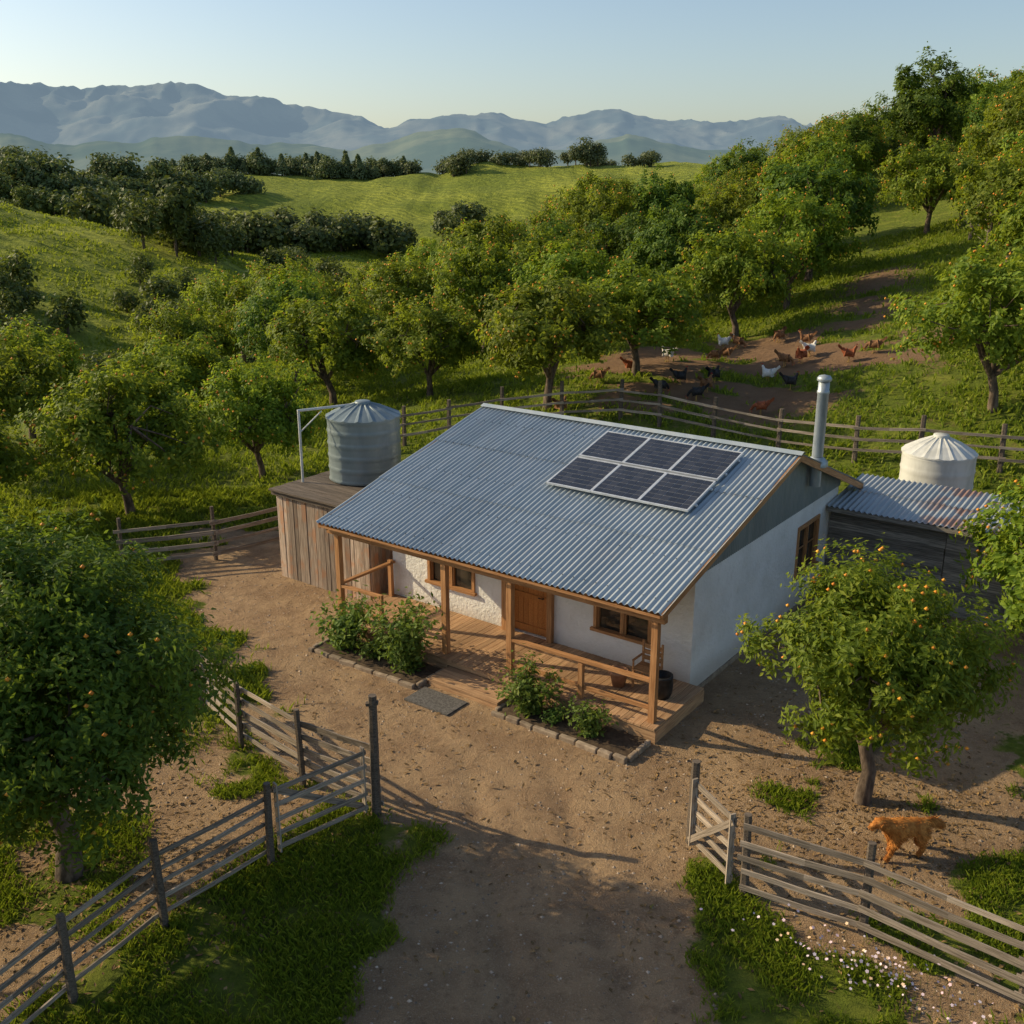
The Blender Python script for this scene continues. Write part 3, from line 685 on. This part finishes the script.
# pots, barrel and chair on the porch
c=W(.55,1.25,.336);G=Geo();G.lathe(c,[(0,0),(.17,0),(.21,.1),(.225,.28),(.21,.42),(.22,.44),(.22,.48),(.18,.48),(.17,.40),(0,.38)],24);G.obj('black_barrel',['blackpot'],origin=tuple(c))
c=W(1.5,1.15,.336);G=Geo();G.lathe(c,[(0,0),(.13,0),(.19,.28),(.21,.30),(.21,.36),(.17,.36),(.15,.28),(0,.26)],24);G.obj('clay_pot',['clay'],origin=tuple(c))
c=W(1.0,1.45,.336);G=Geo()
def cb(x0,x1,y0,y1,z0,z1): G.obox(c+A3*(x0+x1)/2+B3*(y0+y1)/2+Z3*(z0+z1)/2,A3*(x1-x0)/2,B3*(y1-y0)/2,Z3*(z1-z0)/2,0)
for x in (-.24,.20):
    cb(x,x+.04,-.22,-.18,0,.40);cb(x,x+.04,.18,.22,0,.92)
for i in range(5): cb(-.25,.25,-.23+i*.088,-.23+i*.088+.08,.405,.43)
for z in (.5,.63,.76): cb(-.19,.19,.185,.21,z,z+.09)
for x in (-.245,.205): cb(x,x+.04,-.22,.17,.60,.63);cb(x+.005,x+.035,-.215,-.185,.431,.599)
G.obj('wooden_chair',['porch'],origin=tuple(c))
# ------------------------------------------------------------------ fences
def fence(name,pts,ph=1.4,rails=5,top=1.18,low=.2,w=.10,first=True,last=True,pr=.055,jit=.03):
    e=empty(name,(pts[0][0],pts[0][1],T(*pts[0])));eo=(pts[0][0],pts[0][1],T(*pts[0]))
    G=Geo();G2=Geo()
    P=[np.array([x,y,T(x,y)]) for x,y in pts]
    for i,p in enumerate(P):
        if (i==0 and not first) or (i==len(P)-1 and not last): continue
        hh=ph*(.92+.16*random.random());tl=np.array([random.uniform(-.05,.05),random.uniform(-.05,.05),0])
        G.tube([p-[0,0,.3],p+tl*.5+[0,0,hh*.5],p+tl+[0,0,hh]],[pr*1.08,pr,pr*.95],6,0,False)
    for i in range(len(P)-1):
        p,q=P[i],P[i+1];d=unit(q-p);sd=np.array([d[1],-d[0],0])*(pr+.016)
        ext=d*.07
        for k in range(rails):
            z=low+(top-low)*k/(rails-1) if rails>1 else top
            j1,j2=random.uniform(-jit,jit),random.uniform(-jit,jit)
            a=p-ext*random.uniform(.6,2)+sd+[0,0,z+j1];b=q+ext*random.uniform(.6,2)+sd+[0,0,z+j2]
            off=sd*(.28*(i%2))
            md=(a+b)/2+off-[0,0,random.uniform(0,.03)];hw=w*(.75+.4*random.random())
            G2.beam(a+off,md,.026,hw);G2.beam(md,b+off,.026,hw)
    G.obj('fence_posts',['post'],e,eo);G2.obj('fence_rails',['fence'],e,eo);return e
def gate(name,p0,p1,h,tall0,tall1,rails=5,w=.09):
    P=np.array([p0[0],p0[1],T(*p0)]);Q=np.array([p1[0],p1[1],T(*p1)]);e=empty(name,tuple(P));d=unit(Q-P);sd=np.array([d[1],-d[0],0])*.06
    G=Geo()
    if tall0: G.tube([P-[0,0,.3],P+[.02,0,tall0]],[.085,.07],8,0,False)
    if tall1: G.tube([Q-[0,0,.3],Q+[0,0,tall1]],[.07,.06],8,0,False)
    if tall0>2: G.beam(P+[-.09,0,tall0-.16],P+[.11,.0,tall0-.13],.09,.05)
    G.obj('gate_posts',['post'],e,tuple(P));G=Geo()
    a=P+d*.12;b=Q-d*.1
    for k in range(rails):
        z=.18+(h-.18)*k/(rails-1);G.beam(a+sd+[0,0,z],b+sd+[0,0,z+random.uniform(-.02,.02)],.026,w)
    for q in (a+d*.05,b-d*.05): G.beam(q+sd*1.5+[0,0,.08],q+sd*1.5+[0,0,h+.1],.1,.028,up=tuple(d))
    G.beam(a+sd*1.95+[0,0,.15],b+sd*1.95+[0,0,h],.024,.10);G.obj('gate_boards',['fence'],e,tuple(P));return e
gate('wooden_gate',(-2.3,15.0),(-3.75,13.75),1.22,2.25,0,5,.075)
fence('rail_fence',[(-3.8,13.7),(-5.0,12.25),(-5.75,10.85),(-6.4,9.4),(-7,7.9)],1.4,5,1.15,.2,.07,pr=.06)
fence('rail_fence',[(-2.3,15.0),(-3.7,15.85),(-5.15,17.2),(-6.3,18.6)],1.45,5,1.2,.2,.10,first=False)
gate('wooden_gate',(2.9,14.25),(3.42,13.0),1.2,1.5,0,5,.10)
fence('rail_fence',[(3.5,12.95),(5.0,12.1),(6.65,10.75),(8.3,9.3)],1.5,5,1.2,.2,.10,pr=.065)
fence('rail_fence',[(-10.8,26.6),(-8.4,27.3),(-6.6,28.9),(-5.6,30.6)],1.5,4,1.15,.25,.11)
fence('rail_fence',[(-5.6,37.6),(-4.1,38),(-2.4,38.2),(-.4,38.6),(1.9,38.3),(4.1,38.1),(5.5,37.4),(7.3,36.3),(9.4,35.2),(11.6,33.6),(13.4,32.7),(15.6,31.6),(18,30.6),(20.5,29.6)],1.6,3,1.2,.45,.085,pr=.085)
fence('wire_fence',[(25.0,55.5),(26.2,60.5),(27.8,66)],2.0,3,1.5,.4,.02,pr=.12)
# ------------------------------------------------------------------ grass, pebbles, flowers
def grass(name,n,x0,x1,y0,y1,h,w,seed,thr=.45,far=False):
    r=np.random.default_rng(seed);x=r.uniform(x0,x1,n);y=r.uniform(y0,y1,n)
    d=dirt(x,y);k=(d<thr*(.6+.8*r.random(n)))
    k&=(fbm(x*1.6,y*1.6,3)>.30+.25*r.random(n)) if not far else (fbm(x/4.,y/4.,3)>.36+.2*r.random(n))
    loc=np.stack([(x-O[0])*LL[0]+(y-O[1])*LL[1],(x-O[0])*DD[0]+(y-O[1])*DD[1]],1)
    k&=~((loc[:,0]>-.1)&(loc[:,0]<12.6)&(loc[:,1]>-1.1)&(loc[:,1]<10))
    x=x[k];y=y[k];m=len(x);z=terr(x,y);P=np.stack([x,y,z-.01],1)
    t=r.random(m)*6.283;hh=h*(.4+.9*r.random(m));ln=np.stack([np.cos(t),np.sin(t),0*t],1);sd=np.stack([-np.sin(t),np.cos(t),0*t],1)*(w*(.6+.8*r.random(m)))[:,None]
    mid=P+ln*(hh*.18)[:,None]+np.array([0,0,1.])*(hh*.6)[:,None];tip=P+ln*(hh*(.35+.5*r.random(m)))[:,None]+np.array([0,0,1.])*hh[:,None]
    V=np.stack([P-sd,P+sd,mid+sd*.7,tip,mid-sd*.7],1).reshape(-1,3);F=np.arange(5*m).reshape(m,5)
    G=Geo();G.add(V,F,0);return G.obj(name,['grass'])
grass('grass',190000,-9,9,8.8,17.5,.12,.007,1,.6)
grass('grass',80000,-16,-4,17,34,.18,.014,2)
grass('grass',150000,-20,30,28,68,.22,.035,3)
grass('meadow_grass',110000,-150,20,100,300,.42,.16,9,far=True)
r=np.random.default_rng(4);n=17000;x=r.uniform(-8,9,n);y=r.uniform(9,27,n);k=dirt(x,y)>.4;x=x[k];y=y[k];n=len(x);z=terr(x,y)
G=Geo();o=np.array([[1,0,0],[-1,0,0],[0,1,0],[0,-1,0],[0,0,.6],[0,0,-.6]],float);rad=.008+.028*r.random(n)**4
V=np.stack([x,y,z],1)[:,None,:]+(o[None]*(.6+.8*r.random((n,6,1))))*rad[:,None,None]
f=np.array([[0,2,4],[2,1,4],[1,3,4],[3,0,4],[2,0,5],[1,2,5],[3,1,5],[0,3,5]]);G.add(V.reshape(-1,3),(f[None]+6*np.arange(n)[:,None,None]).reshape(-1,3),0);G.obj('gravel',['pebble'])
G=Geo();P=[]
for (cx,cy,s_,nn_) in ((-6.8,13.6,1.9,2600),(6.1,15.4,1.7,1800),(2,18,5,1800),(5.5,12.5,2.5,900)):
    P.append(np.stack([r.normal(cx,s_,nn_),r.normal(cy,s_*.8,nn_)],1))
P=np.concatenate(P);loc=np.stack([(P[:,0]-O[0])*LL[0]+(P[:,1]-O[1])*LL[1],(P[:,0]-O[0])*DD[0]+(P[:,1]-O[1])*DD[1]],1)
P=P[~((loc[:,0]>-.1)&(loc[:,0]<12.6)&(loc[:,1]>-1.2)&(loc[:,1]<10))];P=np.concatenate([P,terr(P[:,0],P[:,1])[:,None]+.012],1)
leafquads(G,P,unit(np.array([0,0,1.])+r.normal(size=P.shape)*.25),.10,.045,0,r,.0);G.obj('leaf_litter',['litter'])
G=Geo();r=np.random.default_rng(6)
for i in range(170):
    x=r.normal(4.9,.65);y=11.05-.62*(x-5.1)+r.normal()*.28;z=T(x,y);h_=.12+.16*r.random();t=np.array([x+r.normal()*.03,y+r.normal()*.03,z+h_])
    G.tube([[x,y,z],t],[.003,.002],3,2,cap=False)
    R_=.014+.013*r.random();m=0 if r.random()<.75 else 1;nn=unit(np.array([r.normal()*.4,r.normal()*.4-.3,1.]));a_=unit(np.cross(nn,[1,0,0.]));b_=np.cross(nn,a_)
    for kq in range(5):
        an=kq*1.2566;d_=a_*math.cos(an)+b_*math.sin(an);s_=-a_*math.sin(an)+b_*math.cos(an)
        G.add([t,t+d_*R_*.6+s_*R_*.45,t+d_*R_*1.1,t+d_*R_*.6-s_*R_*.45],[(0,1,2,3)],m)
G.obj('wildflowers',['petal','petal2','grass'])
# ------------------------------------------------------------------ animals
def skin(verts,edges,rad,sub=2):
    me=bpy.data.meshes.new('tmp');me.from_pydata([tuple(v) for v in verts],edges,[]);o=bpy.data.objects.new('tmp',me);scene.collection.objects.link(o)
    sk=o.modifiers.new('s','SKIN');sk.use_smooth_shade=True
    for i,rr in enumerate(rad):
        d=me.skin_vertices[0].data[i];d.radius=rr if isinstance(rr,tuple) else (rr,rr)
    me.skin_vertices[0].data[0].use_root=True
    ss_=o.modifiers.new('u','SUBSURF');ss_.levels=sub;ss_.render_levels=sub
    bpy.context.view_layer.update();dg=bpy.context.evaluated_depsgraph_get();ev=o.evaluated_get(dg);m2=ev.to_mesh()
    V=np.array([v.co[:] for v in m2.vertices]);F=[tuple(p.vertices) for p in m2.polygons];Nn=np.array([v.normal[:] for v in m2.vertices])
    ev.to_mesh_clear();bpy.data.objects.remove(o);bpy.data.meshes.remove(me);return V,F,Nn
def ell(G,c,r3,mat,rot=None,n=10):
    V=[];F=[]
    for i in range(n+1):
        th=math.pi*i/n
        for k in range(12):
            ph=6.283*k/12;v=Vector((r3[0]*math.sin(th)*math.cos(ph),r3[1]*math.sin(th)*math.sin(ph),r3[2]*math.cos(th)))
            if rot: v=rot@v
            V.append(np.array(c)+np.array(v))
    for i in range(n):
        for k in range(12): F.append((i*12+k,i*12+(k+1)%12,(i+1)*12+(k+1)%12,(i+1)*12+k))
    G.add(V,F,mat,None,True)
def dog():
    v=[(-.30,0,.50),(-.06,0,.50),(.17,0,.48),(.29,0,.56),(.385,0,.62),(.46,0,.645),(.545,0,.595),(.61,0,.565),
       (-.40,0,.55),(-.52,0,.54),(-.64,0,.47),
       (.20,.09,.36),(.24,.10,.21),(.30,.10,.06),(.35,.10,.03),
       (.19,-.09,.36),(.14,-.10,.21),(.13,-.10,.06),(.17,-.10,.03),
       (-.27,.09,.38),(-.17,.10,.27),(-.31,.10,.17),(-.25,.10,.05),(-.20,.10,.03),
       (-.32,-.09,.38),(-.28,-.10,.27),(-.45,-.10,.18),(-.47,-.10,.05),(-.42,-.10,.03)]
    e=[(0,1),(1,2),(2,3),(3,4),(4,5),(5,6),(6,7),(0,8),(8,9),(9,10),(2,11),(11,12),(12,13),(13,14),(2,15),(15,16),(16,17),(17,18),
       (0,19),(19,20),(20,21),(21,22),(22,23),(0,24),(24,25),(25,26),(26,27),(27,28)]
    R=[.125,.13,.16,.12,.095,.09,.050,.037,.038,.033,.016,.064,.040,.033,.035,.064,.040,.033,.035,.085,.052,.033,.031,.035,.085,.052,.033,.031,.035]
    V,F,Nn=skin(v,e,R);G=Geo();G.add(V,F,0,None,True)
    r=np.random.default_rng(2);n=14000;i=r.integers(0,len(V),n);P=V[i]+r.normal(size=(n,3))*.008;nn=Nn[i]
    tail=(P[:,0]<-.42)&(P[:,2]>.40)
    back=np.where(tail[:,None],np.array([-.35,0,-1.]),np.array([-.8,0,-.5]));ln=.035+.04*((P[:,2]<.48)&(P[:,2]>.27)&(np.abs(P[:,0])<.4))+.08*tail
    ln=np.where((P[:,0]>.42)|(P[:,2]<.22),.013,ln)
    d=unit(nn*.4+back+r.normal(size=(n,3))*.28);s=unit(np.cross(d,nn))*.006
    VV_=np.stack([P-s,P+s,P+d*ln[:,None]],1).reshape(-1,3);G.add(VV_,np.arange(3*n).reshape(n,3),0)
    for sy in (-1,1):
        ell(G,(.435,sy*.085,.61),(.036,.016,.066),0,Matrix.Rotation(sy*-.25,3,'X'));ell(G,(.515,sy*.046,.645),(.010,.008,.010),1)
    ell(G,(.644,0,.572),(.017,.02,.015),1);return G.mesh('dog_mesh',['fur','nose'])
inst('golden_dog',dog(),(6.2,13.9,T(6.2,13.9)+.005),math.radians(194),1.05)
def hen(mat,peck,seed):
    if peck: nk=[(.15,0,.24),(.20,0,.16),(.225,0,.10)]
    else: nk=[(.12,0,.31),(.145,0,.38),(.165,0,.41)]
    v=[(0,0,.215),(-.08,0,.235),(-.15,0,.30),(-.19,0,.36),(.08,0,.22)]+nk
    V,F,Nn=skin(v,[(0,1),(1,2),(2,3),(0,4),(4,5),(5,6),(6,7)],[(.105,.10),(.085,.08),(.045,.06),(.015,.05),(.085,.085),.045,.033,.030]);G=Geo();G.add(V,F,0,None,True)
    r=np.random.default_rng(seed)
    for k in range(9):
        a=(-.8+k*.2);t=np.array([-.14,a*.02,.29]);q=t+np.array([-.13+.02*abs(a),a*.06,.13-.05*abs(a)]);G.add([t+[0,0,.03],q+[.01,0,.02],q+[-.02,0,-.01],t-[0.02,0,.02]],[(0,1,2,3)],0)
    for sy in (-1,1): ell(G,(-.02,sy*.088,.225),(.10,.022,.06),0,Matrix.Rotation(.25,3,'Y'))
    h=np.array(nk[2]);dr=unit(h-np.array(nk[1])) if peck else np.array([1.,0,-.1])
    G.tube([h+dr*.02,h+dr*.065],[.012,.001],6,2,cap=False)
    up=np.array([0,0,1.]) if not peck else np.array([.75,0,.5])
    for k in range(4):
        b=h+up*.022+dr*(.02-.016*k);G.add([b-dr*.009,b+dr*.009,b+up*(.028-.003*k)],[(0,1,2)],1)
    ell(G,h-up*.03+dr*.018,(.008,.008,.016),1)
    for sy in (-1,1):
        x=.01*sy;G.tube([[x,sy*.04,.15],[x+.01,sy*.045,.07],[x,sy*.045,.0]],[.014,.008,.007],6,2)
        for a in (-.5,0,.5,3.14): G.tube([[x,sy*.045,.008],[x+.045*math.cos(a),sy*.045+.045*math.sin(a),.004]],[.006,.003],4,2)
    return G.mesh('hen_mesh',[mat,'red','beak'])
HM={(m,p):hen(m,p,3) for m in ('f_white','f_black','f_brown','f_red') for p in (0,1)}
ch=[(5.01,43.1,'f_red',0),(6.8,44.7,'f_white',0),(6.8,41.1,'f_black',0),(7.2,39.4,'f_black',1),(8.2,41.3,'f_black',0),(9.8,47.6,'f_white',0),(10.4,47.2,'f_brown',1),(10.4,41.3,'f_white',0),(11.4,42.7,'f_brown',1),(12.1,42.8,'f_red',0),(13.7,41.6,'f_red',0),(9.5,38.4,'f_red',1),(1.9,39.2,'f_brown',0),(14.8,41.9,'f_brown',1),(12.6,43.4,'f_white',0),(12.2,47.,'f_brown',1),
(7.7,40.2,'f_brown',0),(8.8,44.2,'f_brown',1),(11.0,40.1,'f_black',0),(9.4,45.0,'f_brown',1),(5.9,40.3,'f_black',1),(13.0,45.5,'f_brown',0),(17.5,40.5,'f_red',0),(3.6,42.2,'f_brown',1)]
for i,(x,y,m,p) in enumerate(ch): inst('hen',HM[(m,p)],(x,y,T(x,y)),(rng.random()-.5)*1.6+(math.pi if i%2 else 0),1.65)
# ------------------------------------------------------------------ light, sky, camera
az=math.radians(-73.5);el=math.radians(27)
sd=Vector((math.sin(az)*math.cos(el),math.cos(az)*math.cos(el),math.sin(el)))
sl=bpy.data.lights.new('sun','SUN');sl.energy=5.0;sl.angle=math.radians(.5);sl.color=(1,.83,.53)
so_=bpy.data.objects.new('sun',sl);so_.rotation_euler=sd.to_track_quat('Z','Y').to_euler();so_.location=(-30,20,40);scene.collection.objects.link(so_)
w=bpy.data.worlds.new('World');scene.world=w;w.use_nodes=True;nt=w.node_tree;nt.nodes.clear()
sk=N(nt,'ShaderNodeTexSky');sk.sky_type='NISHITA';sk.sun_disc=False;sk.sun_elevation=el;sk.sun_rotation=az%(2*math.pi);sk.air_density=1.;sk.dust_density=1.5;sk.ozone_density=1.2
bg=N(nt,'ShaderNodeBackground');bg.inputs[1].default_value=.15;ow=N(nt,'ShaderNodeOutputWorld');nt.links.new(sk.outputs[0],bg.inputs[0]);nt.links.new(bg.outputs[0],ow.inputs[0])
cam=bpy.data.cameras.new('camera');cam.lens=36;cam.sensor_width=36;cam.clip_end=20000;cam.clip_start=.1
co=bpy.data.objects.new('camera',cam);co.location=(0,0,10.2);co.rotation_euler=(math.radians(90-17.7),0,0);scene.collection.objects.link(co);scene.camera=co
scene.view_settings.view_transform='Standard';scene.view_settings.look='None';scene.view_settings.exposure=0
